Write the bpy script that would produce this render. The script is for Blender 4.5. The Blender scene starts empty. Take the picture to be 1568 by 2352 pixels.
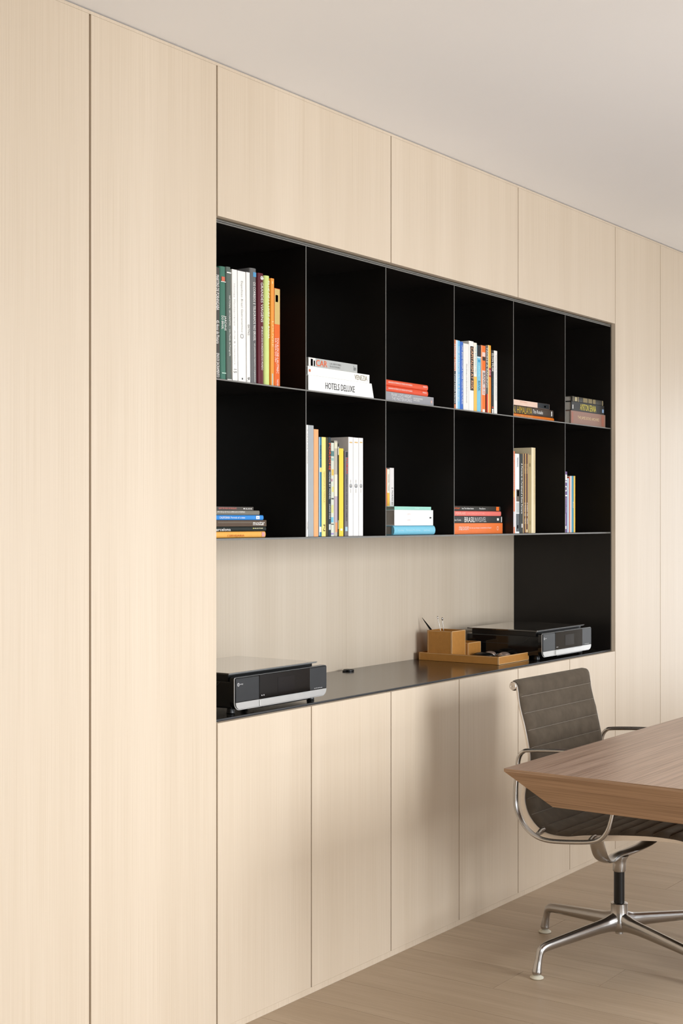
import bpy, bmesh, math, random
from mathutils import Vector, Matrix, Euler
random.seed(7)
C = bpy.context.scene.collection
SC = bpy.context.scene
PI = math.pi

# ------------------------------------------------------------------ camera
FPX = 3267.0                       # focal length in pixels of the 1568x2352 frame
TH = math.atan(2286.0 / FPX)       # angle between the view axis and the joinery wall
CT, ST = math.cos(TH), math.sin(TH)
CAM_D = 3.0 * CT                   # distance of the camera from the wall plane y = 0
EYE = 1.3854
HORIZ = 1194.5
cam_d = bpy.data.cameras.new('camera')
cam = bpy.data.objects.new('camera', cam_d); C.objects.link(cam)
cam_d.sensor_fit = 'VERTICAL'; cam_d.sensor_height = 36.0
cam_d.lens = 36.0 * FPX / 2352.0
cam_d.shift_y = (HORIZ - 1176.0) / 2352.0
cam_d.clip_start = 0.05
cam.location = (0, -CAM_D, EYE)
cam.rotation_euler = (PI / 2, 0, -(PI / 2 - TH))
SC.camera = cam

def at(X, y, Y=None):
    """point of the plane 'depth y' seen at pixel X,Y -> x, z"""
    a = (X - 784) / FPX
    z = (CAM_D + y) / (ST - CT * a)
    x = z * (CT + ST * a)
    return x if Y is None else (x, EYE - (Y - HORIZ) / FPX * z)

# ------------------------------------------------------------------ world, light, exposure
w = bpy.data.worlds.new('world'); SC.world = w; w.use_nodes = True
bg = w.node_tree.nodes['Background']
bg.inputs[0].default_value = (0.80, 0.90, 1.0, 1); bg.inputs[1].default_value = 1.0
SC.view_settings.view_transform = 'Standard'
SC.view_settings.look = 'None'
SC.view_settings.exposure = 0.04
SC.view_settings.gamma = 1.0
SC.view_settings.use_curve_mapping = False

def area(name, loc, rot, sx, sy, power, col):
    l = bpy.data.lights.new(name, 'AREA'); l.shape = 'RECTANGLE'; l.size = sx; l.size_y = sy
    l.energy = power; l.color = col
    o = bpy.data.objects.new(name, l); C.objects.link(o); o.location = loc; o.rotation_euler = rot
    return o
# daylight standing in the window openings of the unseen sides of the room
XL, XR, YF = -2.6, 9.6, -3.7
TILT = 0.44
WINS = [(0.2, 1.8), (3.0, 4.3), (6.0, 8.2)]
for (wa, wb), nm, pw in zip(WINS, ('near', 'middle', 'far'), (28, 82, 17)):
    area('daylight_' + nm, ((wa + wb) / 2, YF - 0.02, 1.2), (PI/2 - TILT, 0, 0), wb - wa - .1, 1.9, pw, (0.92, 0.96, 1.0)).data.spread = math.radians(142)
area('daylight_end', (XR + 0.02, -1.12, 1.2), (PI/2, 0, PI/2), 1.55, 2.1, 34, (0.93, 0.965, 1.0))

# ------------------------------------------------------------------ materials
MATS = {}
def new_mat(name):
    m = bpy.data.materials.new(name); m.use_nodes = True
    nt = m.node_tree; b = nt.nodes['Principled BSDF']
    return m, nt, b
def plain(name, col, rough=0.5, metal=0.0, spec=0.5, vary=0.06, scale=30, coat=0.0, bump=0.0):
    if name in MATS: return MATS[name]
    m, nt, b = new_mat(name)
    tc = nt.nodes.new('ShaderNodeTexCoord'); n = nt.nodes.new('ShaderNodeTexNoise')
    n.inputs['Scale'].default_value = scale; n.inputs['Detail'].default_value = 3
    nt.links.new(tc.outputs['Object'], n.inputs['Vector'])
    mx = nt.nodes.new('ShaderNodeMix'); mx.data_type = 'RGBA'
    mx.inputs[6].default_value = tuple(c * (1 - vary) for c in col) + (1,)
    mx.inputs[7].default_value = tuple(min(1, c * (1 + vary)) for c in col) + (1,)
    nt.links.new(n.outputs['Fac'], mx.inputs[0]); nt.links.new(mx.outputs[2], b.inputs['Base Color'])
    b.inputs['Roughness'].default_value = rough; b.inputs['Metallic'].default_value = metal
    b.inputs['Specular IOR Level'].default_value = spec; b.inputs['Coat Weight'].default_value = coat
    if bump:
        bp = nt.nodes.new('ShaderNodeBump'); bp.inputs['Strength'].default_value = bump
        bp.inputs['Distance'].default_value = 0.002
        nt.links.new(n.outputs['Fac'], bp.inputs['Height']); nt.links.new(bp.outputs[0], b.inputs['Normal'])
    MATS[name] = m
    return m

def wood(name, ca, cb, cpore, fine=(260, 260, 3.0), band=(7.0, 7.0, 0.12), rough=0.42, spec=0.5,
         pore=0.35, perobj=False, wob=0.0, bandmix=0.8):
    """fine straight grain: scale vectors are per-axis in metres^-1 (small along the grain)"""
    m, nt, b = new_mat(name)
    L = nt.links.new; N = nt.nodes.new
    tc = N('ShaderNodeTexCoord')
    src = tc.outputs['Object']
    if perobj:
        oi = N('ShaderNodeObjectInfo'); ml = N('ShaderNodeVectorMath'); ml.operation = 'SCALE'
        ml.inputs[0].default_value = (17.3, 9.1, 5.7); L(oi.outputs['Random'], ml.inputs[3])
        ad = N('ShaderNodeVectorMath'); L(src, ad.inputs[0]); L(ml.outputs[0], ad.inputs[1]); src = ad.outputs[0]
    def noise(sc, det, dist=0.0, rgh=0.55):
        mp = N('ShaderNodeMapping'); mp.inputs['Scale'].default_value = sc; L(src, mp.inputs[0])
        n = N('ShaderNodeTexNoise'); n.inputs['Scale'].default_value = 1; n.inputs['Detail'].default_value = det
        n.inputs['Roughness'].default_value = rgh; n.inputs['Distortion'].default_value = dist
        L(mp.outputs[0], n.inputs['Vector']); return n
    nb = noise(band, 3, wob); nf = noise(fine, 3); np_ = noise(tuple(v * 1.9 for v in fine), 2, 0, .7)
    rb = N('ShaderNodeMapRange'); rb.inputs[1].default_value = .32; rb.inputs[2].default_value = .68; L(nb.outputs['Fac'], rb.inputs[0])
    mx = N('ShaderNodeMix'); mx.data_type = 'RGBA'; mx.inputs[6].default_value = (*ca, 1); mx.inputs[7].default_value = (*cb, 1)
    L(rb.outputs[0], mx.inputs[0])
    rf = N('ShaderNodeMapRange'); rf.inputs[1].default_value = .42; rf.inputs[2].default_value = .72
    rf.inputs[4].default_value = pore; L(nf.outputs['Fac'], rf.inputs[0])
    m2 = N('ShaderNodeMix'); m2.data_type = 'RGBA'; m2.inputs[7].default_value = (*cpore, 1)
    L(rf.outputs[0], m2.inputs[0]); L(mx.outputs[2], m2.inputs[6])
    out = m2.outputs[2]
    if perobj:
        hs = N('ShaderNodeHueSaturation'); mr = N('ShaderNodeMapRange'); mr.inputs[3].default_value = .965; mr.inputs[4].default_value = 1.04
        L(oi.outputs['Random'], mr.inputs[0]); L(mr.outputs[0], hs.inputs['Value']); L(out, hs.inputs['Color']); out = hs.outputs[0]
    L(out, b.inputs['Base Color'])
    b.inputs['Roughness'].default_value = rough; b.inputs['Specular IOR Level'].default_value = spec
    bp = N('ShaderNodeBump'); bp.inputs['Strength'].default_value = .12; bp.inputs['Distance'].default_value = .0006
    L(np_.outputs['Fac'], bp.inputs['Height']); L(bp.outputs[0], b.inputs['Normal'])
    MATS[name] = m
    return m

OAK = wood('pale_oak_veneer', (.72, .60, .462), (.78, .66, .52), (.585, .455, .31), fine=(400, 400, 2.2), pore=.36)
OAK_UP = wood('pale_oak_edge', (.60, .49, .35), (.66, .54, .40), (.50, .39, .26), pore=.4)
FLOORM = wood('oak_floor_boards', (.43, .32, .215), (.50, .385, .27), (.33, .24, .155), fine=(150, 4, 150),
              band=(16, 1.3, 16), rough=.42, pore=.4, perobj=True, wob=.8)
TOPW = wood('walnut_top_grain', (.45, .31, .23), (.53, .375, .29), (.21, .125, .085), fine=(3, 430, 430), band=(.9, 30, 30), rough=.34, pore=1.0)
SIDEW = wood('walnut_edge_grain', (.41, .26, .155), (.48, .31, .195), (.21, .115, .06), fine=(400, 3, 400), band=(30, .8, 30), rough=.42, pore=.9)
SIDEW2 = wood('walnut_long_edge_grain', (.41, .26, .155), (.48, .31, .195), (.21, .115, .06), fine=(4, 300, 300), band=(.8, 26, 26), rough=.42, pore=.9)
STEEL = plain('black_lacquered_steel', (.010, .0082, .007), .36, spec=.35, vary=.3, scale=6)
EDGE = plain('lit_cut_steel_edge', (.21, .205, .19), .5, metal=.2, vary=.15, scale=40)  # cut steel edge, coloured paler than the faces for the window light it catches
CEDGE = plain('counter_edge_steel', (.045, .046, .05), .4, vary=.2, scale=40)
COUNTER = plain('black_satin_counter', (.018, .016, .014), .16, spec=.6, vary=.2, scale=20)
CEIL = plain('ceiling_plaster', (.95, .945, .945), .9, spec=.2, vary=.03, scale=1.4)
WALLP = plain('wall_plaster', (.80, .76, .70), .9, spec=.2, vary=.02, scale=1.2)
DARK = plain('carcass_painted_shade', (.035, .02, .01), .8, vary=.1)  # carcass fronts coloured near black, painting in the shade of the door joints
ALU = plain('polished_aluminium', (.50, .485, .47), .24, metal=1.0, vary=.05, scale=60)
ALUB = plain('brushed_aluminium', (.50, .48, .455), .27, metal=1.0, vary=.1, scale=50)
ALUR = plain('satin_aluminium_rail', (.78, .72, .66), .42, metal=.85, vary=.04, scale=60)
FABRIC = plain('brown_suede', (.088, .068, .049), .92, spec=.12, vary=.35, scale=28, bump=.35)
b_ = FABRIC.node_tree.nodes['Principled BSDF']; b_.inputs['Sheen Weight'].default_value = .16
b_.inputs['Sheen Tint'].default_value = (.8, .72, .6, 1)
SEAM = plain('seam_thread', (.30, .25, .20), .8)
BLACKP = plain('black_plastic', (.006, .006, .006), .3, spec=.4)
GLOSSB = plain('gloss_black', (.006, .006, .006), .08, spec=.4)
GREYP = plain('graphite_panel', (.035, .037, .040), .38, spec=.3, vary=.15)
LIDG = plain('lid_glass', (.02, .018, .016), .03, spec=1.0, coat=1.0)
SILV = plain('silver_plastic', (.68, .68, .67), .28, metal=.45)
LEATH = plain('tan_leather', (.50, .225, .05), .55, spec=.3, vary=.12, scale=60, bump=.15)
STITCH = plain('pale_stitched_edge', (.72, .48, .24), .6)
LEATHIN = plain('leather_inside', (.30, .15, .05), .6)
CREAM = plain('cream_glide', (.72, .68, .55), .4)
PAPER = plain('book_pages', (.56, .51, .44), .9, vary=.1, scale=200)

def colmat(c, rough=.42):
    key = 'cover_%d_%d_%d' % tuple(int(v * 255) for v in c)
    lin = tuple((v / 12.92 if v <= .04045 else ((v + .055) / 1.055) ** 2.4) for v in c)
    return plain(key, lin, rough + .06, spec=.28, vary=.04, scale=60)

# ------------------------------------------------------------------ mesh helpers
class MB:
    def __init__(s): s.v = []; s.f = []; s.m = []; s.mats = []
    def mi(s, m):
        if m not in s.mats: s.mats.append(m)
        return s.mats.index(m)
    def add(s, vs, fs, m):
        k = len(s.v); i = s.mi(m)
        s.v += [tuple(v) for v in vs]
        for f in fs: s.f.append(tuple(k + a for a in f)); s.m.append(i)
    def box(s, x0, x1, y0, y1, z0, z1, m, front=None):
        vs = [(x0,y0,z0),(x1,y0,z0),(x1,y1,z0),(x0,y1,z0),(x0,y0,z1),(x1,y0,z1),(x1,y1,z1),(x0,y1,z1)]
        fs = [(0,3,2,1),(4,5,6,7),(1,2,6,5),(2,3,7,6),(3,0,4,7)]
        s.add(vs, fs, m); k = len(s.v) - 8
        s.f.append((k, k+1, k+5, k+4)); s.m.append(s.mi(front or m))
    def prism(s, poly, axis, a0, a1, m):
        """poly of 2-D points extruded along axis 0/1/2"""
        n = len(poly); o = [i for i in range(3) if i != axis]
        vs = []
        for a in (a0, a1):
            for p in poly:
                q = [0, 0, 0]; q[axis] = a; q[o[0]] = p[0]; q[o[1]] = p[1]; vs.append(q)
        fs = [tuple(range(n)), tuple(range(2*n-1, n-1, -1))] + [(i, (i+1) % n, n + (i+1) % n, n + i) for i in range(n)]
        s.add(vs, fs, m)
    def sweep(s, path, rad, lat, m, n=12, closed=False, caps=True):
        """elliptical tube; rad = list of (a along lat, b along normal)"""
        P = [Vector(p) for p in path]; N = len(P); vs = []; fs = []
        for i, p in enumerate(P):
            if closed: t = P[(i+1) % N] - P[i-1]
            else: t = P[min(i+1, N-1)] - P[max(i-1, 0)]
            t.normalize(); l = Vector(lat); l = (l - t * l.dot(t)).normalized(); q = t.cross(l).normalized()
            a, b = rad[i] if isinstance(rad, list) else rad
            for k in range(n):
                an = 2 * PI * k / n
                vs.append(p + l * (a * math.cos(an)) + q * (b * math.sin(an)))
        R = N if closed else N - 1
        for i in range(R):
            j = (i + 1) % N
            for k in range(n):
                fs.append((i*n+k, i*n+(k+1) % n, j*n+(k+1) % n, j*n+k))
        if not closed and caps:
            fs.append(tuple(range(n-1, -1, -1))); fs.append(tuple((N-1)*n + k for k in range(n)))
        s.add(vs, fs, m)
    def lathe(s, prof, c, m, n=28, axis=2):
        """prof = [(r, h)] about an axis through c"""
        vs = []; fs = []
        for r, h in prof:
            for k in range(n):
                a = 2*PI*k/n; p = (r*math.cos(a), r*math.sin(a), h)
                if axis == 0: p = (p[2], p[0], p[1])
                if axis == 1: p = (p[0], p[2], p[1])
                vs.append((c[0]+p[0], c[1]+p[1], c[2]+p[2]))
        for i in range(len(prof)-1):
            for k in range(n): fs.append((i*n+k, i*n+(k+1) % n, (i+1)*n+(k+1) % n, (i+1)*n+k))
        fs.append(tuple(range(n))[::-1]); fs.append(tuple((len(prof)-1)*n+k for k in range(n)))
        s.add(vs, fs, m)
    def obj(s, name, parent=None, smooth=False, bevel=0.0, seg=2):
        me = bpy.data.meshes.new(name); me.from_pydata(s.v, [], s.f)
        for m in s.mats: me.materials.append(m)
        me.polygons.foreach_set('material_index', s.m)
        bm = bmesh.new(); bm.from_mesh(me); bmesh.ops.recalc_face_normals(bm, faces=bm.faces[:])
        if bevel:
            bmesh.ops.bevel(bm, geom=bm.edges[:], offset=bevel, segments=seg, affect='EDGES', clamp_overlap=True, profile=.6)
        bm.to_mesh(me); bm.free()
        if smooth:
            me.polygons.foreach_set('use_smooth', [True]*len(me.polygons))
            try: me.set_sharp_from_angle(angle=math.radians(smooth if smooth > 1 else 40))
            except Exception: pass
        me.update()
        o = bpy.data.objects.new(name, me); C.objects.link(o)
        if parent: o.parent = parent
        return o
def bx(name, x0, x1, y0, y1, z0, z1, m, parent=None, bevel=0.0, front=None):
    b = MB(); b.box(x0, x1, y0, y1, z0, z1, m, front); return b.obj(name, parent, bevel=bevel)
def tag(o, label=None, cat=None, group=None, kind=None):
    if label: o['label'] = label
    if cat: o['category'] = cat
    if group: o['group'] = group
    if kind: o['kind'] = kind
    return o
def empty(name, loc=(0,0,0), rz=0, ry=0):
    o = bpy.data.objects.new(name, None); C.objects.link(o); o.location = loc
    o.rotation_euler = (0, ry, rz); o.empty_display_size = .05
    return o
def at_root(o, root):
    """mesh built in world coordinates, parented to an empty standing elsewhere"""
    o.parent = root; o.matrix_parent_inverse = Matrix.Translation(-Vector(root.location)); return o
def cat_rom(pts, per=6, closed=False):
    P = [Vector(p) for p in pts]; n = len(P); out = []
    R = n if closed else n - 1
    for i in range(R):
        p0 = P[i-1] if (closed or i > 0) else P[0]; p1 = P[i]; p2 = P[(i+1) % n]
        p3 = P[(i+2) % n] if (closed or i+2 < n) else P[-1]
        for k in range(per):
            t = k / per
            out.append(.5*((2*p1) + (p2-p0)*t + (2*p0-5*p1+4*p2-p3)*t*t + (3*p1-p0-3*p2+p3)*t**3))
    if not closed: out.append(P[-1])
    return out

_font = None
def text_mesh(body):
    """flat mesh of the lettering normalised to width 1, height 1 (cap height about 1)"""
    cu = bpy.data.curves.new('t', 'FONT'); cu.body = body; cu.resolution_u = 2; cu.extrude = 0
    o = bpy.data.objects.new('t', cu); C.objects.link(o)
    bpy.context.view_layer.update()
    dg = bpy.context.evaluated_depsgraph_get()
    me = bpy.data.meshes.new_from_object(o.evaluated_get(dg))
    bpy.data.objects.remove(o); bpy.data.curves.remove(cu)
    xs = [v.co.x for v in me.vertices]; ys = [v.co.y for v in me.vertices]
    if not xs: return None
    x0, x1 = min(xs), max(xs); y1 = max(ys); y0 = min(ys)
    vs = [((v.co.x-x0)/(x1-x0), (v.co.y-y0)/(y1-y0)) for v in me.vertices]
    fs = [tuple(p.vertices) for p in me.polygons]
    bpy.data.meshes.remove(me)
    return vs, fs
def put_text(body, o3, xd, yd, L, Hh, mat, name, parent, weight=0.0):
    r = text_mesh(body)
    if not r: return None
    vs, fs = r; O = Vector(o3); X = Vector(xd) * L; Y = Vector(yd) * Hh
    b = MB(); b.add([O + X*v[0] + Y*v[1] for v in vs], fs, mat)
    me = bpy.data.meshes.new(name); me.from_pydata(b.v, [], b.f); me.materials.append(mat); me.update()
    o = bpy.data.objects.new(name, me); C.objects.link(o); o.parent = parent
    return o

# ------------------------------------------------------------------ geometry constants
P0, PITCH = 2.932, 0.4275
GX = [P0 + PITCH * i for i in range(7)]          # seven verticals of the niche
YU, YB = 0.0195, 0.472                            # front of the steel unit, back of the niche
Z_TOP, Z_MID, Z_BOT = 2.189, 1.768, 1.3354        # underside of the top, top of mid shelf, top of bottom shelf
Z_CT = 0.8463                                     # counter top
Z_CEIL = 2.6151
Z_UD = 2.2016; Z_LD = .8403
DT = 0.019                                        # door thickness

# ------------------------------------------------------------------ the room
fl = bx('floor', XL, XR, YF, 0.62, -0.12, -0.0105, plain('floor_joint_dark', (.10, .065, .04), .9)); tag(fl, kind='structure')
BW = 0.195
r = random.Random(3)
i0 = int((XL - 3.119) / BW) - 1
special = {3: -0.412, 4: -0.661, 6: -0.266}       # end joints that can be seen in front of the doors
i = i0
while 3.119 + BW * (i + 1) < XR + BW:
    xa = max(XL, 3.119 + BW * i); xb = min(XR, 3.119 + BW * (i + 1)); i += 1
    if xb - xa < .01: continue
    j = special.get(i - 1, None)
    if j is None: j = -r.uniform(.9, 2.1) if 0 <= i - 1 <= 9 else -r.uniform(.2, 2.2)
    cuts = [0.018, j]
    while cuts[-1] > YF: cuts.append(cuts[-1] - 2.2)
    cuts[-1] = YF
    for a, b in zip(cuts[:-1], cuts[1:]):
        if a - b < .02: continue
        bx('plank', xa + .0006, xb - .0006, b + .0006, a - .0006, -.010, 0, FLOORM, fl)
ce = bx('ceiling', XL - .1, XR + .1, YF - .1, .72, Z_CEIL, Z_CEIL + .12, CEIL); tag(ce, kind='structure')
tag(bx('wall_back', XL, XR, .6205, .72, -.1, Z_CEIL - .001, WALLP), kind='structure')
tag(bx('wall_left', XL - .1, XL - .0002, YF, .62, -.1, Z_CEIL - .001, WALLP), kind='structure')
# front wall with two window openings, and the far end wall with one
def wall_with_holes(name, axis, pos, a0, a1, holes, thick):
    b = MB(); zt = Z_CEIL - .001
    def q(u0, u1, z0, z1):
        if axis == 'x': b.box(u0, u1, pos - thick, pos, z0, z1, WALLP)
        else: b.box(pos, pos + thick, u0, u1, z0, z1, WALLP)
    u = a0
    for h0, h1, z0, z1 in holes:
        q(u, h0, 0, zt); q(h0, h1, z1, zt)
        if z0 > 0: q(h0, h1, 0, z0)
        u = h1
    q(u, a1, 0, zt)
    return tag(b.obj(name), kind='structure')
wall_with_holes('wall_front', 'x', YF, XL, XR, [(wa, wb, .08, 2.32) for wa, wb in WINS], .12)
wall_with_holes('wall_right', 'y', XR, YF, .62, [(-1.95, -.3, .08, 2.32)], .12)
def window(n, axis, pos, a0, a1, z0, z1):
    root = MB(); t = .05
    def q(b, u0, u1, za, zb, d0=.06, d1=.11):
        if axis == 'x': b.box(u0, u1, pos - d1, pos - d0, za, zb, plain('window_frame_paint', (.05, .05, .05), .5))
        else: b.box(pos + d0, pos + d1, u0, u1, za, zb, plain('window_frame_paint', (.05, .05, .05), .5))
    q(root, a0+.001, a1-.001, z0+.001, z0 + t); q(root, a0+.001, a1-.001, z1 - t, z1-.001)
    for u in (a0+.001, (a0 + a1) / 2 - t / 2, a1 - t): q(root, u, u + t-.001, z0 + t, z1 - t)
    return tag(root.obj('window_%d' % n), kind='structure')
for k_, (wa, wb) in enumerate(WINS): window(k_ + 1, 'x', YF, wa, wb, .08, 2.32)
window(4, 'y', XR, -1.95, -.3, .08, 2.32)

# ------------------------------------------------------------------ joinery
ZT = 2.6035
def door_panel(x0, x1, z0, z1, parent, g=.0020):
    b = MB(); b.box(x0 + g, x1 - g, 0, DT, z0, z1, OAK)
    return at_root(b.obj('door', None, bevel=.0006, seg=1), parent)
def cabinet(name, x0, x1, z0, z1, label, cat, group, g=.0020, depth=.6, side=OAK_UP):
    root = empty(name, ((x0 + x1) / 2, .3, z0)); tag(root, label, cat, group)
    door_panel(x0, x1, z0, z1, root, g)
    b = MB(); b.box(x0 + .0003, x1 - .0003, DT + .0008, depth, z0, (z1 - .0035 if z1 == Z_LD else z1), side, DARK)
    at_root(b.obj('carcass'), root)
    return root
ZB = .0185
for a, b, l, g in ((.964, 1.438, 'tall pale oak cabinet well outside the left edge of the photo', .0018), (1.44, 1.972, 'tall pale oak cabinet just outside the left edge of the photo', .0018),
                   (1.974, 2.4575, 'tall pale oak cabinet door cut by the left edge of the photo', .0026),
                   (2.459, GX[0] - .0005, 'tall pale oak cabinet between the wide dark groove and the black bookcase', .0026),
                   (GX[6] + .0005, 5.9777, 'tall pale oak cabinet directly right of the black bookcase', .0018), (5.979, 6.46, 'tall pale oak cabinet cut by the right edge of the photo', .0014),
                   (6.461, 6.94, 'tall pale oak cabinet just outside the right edge of the photo', .0014), (6.941, 7.42, 'tall pale oak cabinet well outside the right edge of the photo', .0014)):
    cabinet('tall_cabinet', a, b, ZB, ZT, l, 'cabinet', 'full-height oak cabinets', g=g)
tag(bx('trim_3', 7.4215, 9.598, 0, .6, ZB, ZT, OAK), kind='structure')
tag(bx('trim_4', -.94, .9625, 0, .6, ZB, ZT, OAK), kind='structure')
ul = ['left', 'middle', 'right']
for k in range(3):
    cabinet('upper_cabinet', GX[2*k] + .0003, GX[2*k+2] - .0003, Z_UD, ZT, 'wide pale oak cabinet door above the bookcase, %s of the three' % ul[k], 'cabinet', 'wide cabinets above the bookcase')
ol = ['leftmost pale oak base cabinet, below the nearer printer', 'second pale oak base cabinet from the left, under the right end of the nearer printer',
      'third pale oak base cabinet from the left, under bare counter', 'fourth pale oak base cabinet, below the leather tray, in the chair shadow',
      'fifth pale oak base cabinet, behind the chair back', 'rightmost pale oak base cabinet, below the farther printer']
for k in range(6):
    cabinet('base_cabinet', GX[k] + .0003, GX[k+1] - .0003, ZB, Z_LD, ol[k], 'cabinet', 'base cabinets under the counter', depth=.6)
tag(bx('baseboard_back', -.94, 9.598, .0008, .3, .0003, ZB - .0003, OAK), kind='structure')
tag(bx('trim_1', -.94, 9.598, .0005, .6, ZT + .0003, Z_CEIL - .0035, OAK), kind='structure')
# fill behind the niche so no gap opens into the wall
tag(bx('trim_2', -2.59, -.942, 0, .6, .001, Z_CEIL - .003, WALLP), kind='structure')

# backsplash of veneer panels behind the counter
bs = empty('backsplash', ((GX[0] + GX[6]) / 2, YB + .01, Z_CT)); tag(bs, 'pale oak veneer back panelling between counter and bookcase', 'panelling')
xs = [GX[0] + .001, 4.2172, GX[6] - .001]
for a, b in zip(xs[:-1], xs[1:]):
    q = MB(); q.box(a + .0003, b - .0003, YB, YB + .018, Z_CT - .004, Z_BOT - .006, OAK)
    at_root(q.obj('panel', None, bevel=.0005, seg=1), bs)

# steel bookcase
bc = empty('bookcase', ((GX[0] + GX[6]) / 2, .25, Z_BOT)); tag(bc, 'black lacquered steel bookcase of two rows of six square compartments', 'bookcase')
def plate(name, x0, x1, y0, y1, z0, z1):
    b = MB(); b.box(x0, x1, y0, y1, z0, z1, STEEL, EDGE); return at_root(b.obj(name), bc)
T = .0038
xl, xr = GX[0] + .0006, GX[6] - .0006
plate('top_plate', xl + T, xr - T, YU, YB - .003, Z_TOP, Z_TOP + T)
plate('top_rail', xl + T, xr - T, YU, YB - .003, Z_TOP + T + .0014, Z_TOP + 2 * T + .0014)
plate('shelf', xl + T, xr - T, YU, YB - .003, Z_MID - T, Z_MID)
plate('shelf', xl + T, xr - T, YU, YB - .003, Z_BOT - .0052, Z_BOT)
plate('side_panel', xl, xl + T, YU, YB + .016, Z_BOT - .0052, Z_TOP + 2*T + .0014)
q = MB(); q.box(xr - T, xr, YU, YB - .001, Z_CT + .0004, Z_TOP + 2*T + .0014, STEEL, plain('dark_steel_edge', (.035, .035, .032), .5))
at_root(q.obj('side_panel'), bc)
for g in GX[1:6]:
    plate('divider', g - .0017, g + .0017, YU + .0003, YB - .004, Z_MID + .0002, Z_TOP - .0002)
    plate('divider', g - .0017, g + .0017, YU + .0003, YB - .004, Z_BOT + .0002, Z_MID - T - .0002)
plate('back_panel', xl + T, xr - T - .0005, YB - .0028, YB - .001, Z_BOT - .0052, Z_TOP)

# counter
ct = empty('countertop', ((GX[0] + GX[6]) / 2, .25, Z_CT)); tag(ct, 'long black satin countertop in the niche above the base cabinets', 'countertop')
q = MB(); q.box(GX[0] + .0006, GX[6] - .0006, YU + .0003, YB - .0006, Z_CT - .0046, Z_CT, COUNTER, CEDGE)
at_root(q.obj('top_sheet', None), ct)
q = MB(); q.box(GX[0] + .0008, GX[6] - .0008, YU + .0003, YB - .0006, Z_CT - .0088, Z_CT - .0054, STEEL, CEDGE)
at_root(q.obj('edge_profile', None), ct)
# base cabinets reach up behind the doors to the sheet: close the slot
# cable grommet
gm = empty('cable_grommet', (4.172, .43, Z_CT)); tag(gm, 'small black round cable grommet on the counter against the back panelling', 'cable grommet')
q = MB(); q.lathe([(.017, 0.0003), (.0195, .001), (.0195, .0055), (.017, .0072), (.006, .0078)], (0, 0, 0), BLACKP, 24); q.obj('ring', gm, smooth=30)
q = MB(); q.box(-.031, -.012, -.004, .006, .0003, .0045, BLACKP); q.obj('plug', gm, bevel=.001)

# ------------------------------------------------------------------ books
def cubby_z(row): return Z_MID if row == 'U' else Z_BOT
def book(kind, a0, a1, y0, depth, z0, z1, col, label, group, texts=(), patches=(), rnd=0.0, lean=0.0, cover_t=.0022, pages=True, slant=0.0, rough=.42):
    """kind V: upright, thickness a0..a1 on x, height z0..z1.  kind H: lying, length a0..a1 on x, thickness z0..z1"""
    root = empty('book', (a0, y0, z0), ry=-lean if kind == 'V' else 0)
    tag(root, label, 'book', group)
    m = colmat(col, rough)
    W, Hh = (a1 - a0, z1 - z0) if kind == 'V' else (z1 - z0, a1 - a0)     # thickness, long side
    t = min(cover_t, W * .25)
    n = 7
    outer = [(0, depth)] + [(W * k / (n-1), rnd * W * (1 - math.sin(PI * (k / (n-1)))) if rnd else 0) for k in range(n)] + [(W, depth)]
    if rnd: outer = [(0, depth)] + [(W/2 - W/2*math.cos(PI*k/(n-1)), rnd*W*(1 - math.sin(PI*k/(n-1)))) for k in range(n)] + [(W, depth)]
    inner = [(W - t, depth)] + [(W - t, rnd*W + t), (t, rnd*W + t)] + [(t, depth)]
    poly = outer + inner
    b = MB()
    def to3(u, y, v): return (u, y, v) if kind == 'V' else (v, y, u)
    N = len(poly); vs = [to3(p[0], p[1], 0) for p in poly] + [to3(p[0], p[1], Hh - (slant * p[0] / W if kind == 'H' else 0)) for p in poly]
    fs = [(i, (i+1) % N, N + (i+1) % N, N + i) for i in range(N)]
    # end faces as quads between outer and inner outline
    no = len(outer)
    L1, L2, L3, L4 = no, no+1, no+2, no+3
    for off in (0, N):
        fs.append((off + 0, off + 1, off + L3, off + L4))
        fs.append((off + no - 1, off + no - 2, off + L2, off + L1))
        mid = list(range(1, no - 1)); fs.append(tuple(off + k for k in mid) + (off + L2, off + L3))
    b.add(vs, fs, m)
    b.obj('cover', root, smooth=50 if rnd else False)
    if pages:
        b = MB(); e = .003
        u0, u1, ya, yb = t, W - t, rnd * W + t + .0002, depth - .003
        p0 = to3(u0, ya, e); p1 = to3(u1, yb, Hh - e - slant)
        b.box(min(p0[0], p1[0]), max(p0[0], p1[0]), ya, yb, min(p0[2], p1[2]), max(p0[2], p1[2]), PAPER); b.obj('pages', root)
    yf = -.0004
    for (v0, v1, u0, u1, c) in patches:                 # v along the long side in metres from the origin, u fraction across
        b = MB(); A, B = to3(u0 * W, 0, v0), to3(u1 * W, 0, v1)
        yc = yf if not rnd else yf
        b.box(min(A[0], B[0]), max(A[0], B[0]), yc, yc + .0003 + (rnd*W*.15 if rnd else 0), min(A[2], B[2]), max(A[2], B[2]), colmat(c, rough)); b.obj('spine_label', root)
    for (s, v0, v1, frac, uc, c) in texts:
        mt = colmat(c, .5); yt = yf - .0004
        if kind == 'V':
            h = frac * W
            put_text(s, (uc * W - h / 2, yt, v0), (0, 0, -1), (1, 0, 0), v0 - v1, h, mt, 'spine_title', root)
        else:
            h = frac * W
            put_text(s, (v0, yt, uc * W - h / 2), (1, 0, 0), (0, 0, 1), v1 - v0, h, mt, 'spine_title', root)
    return root

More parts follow.
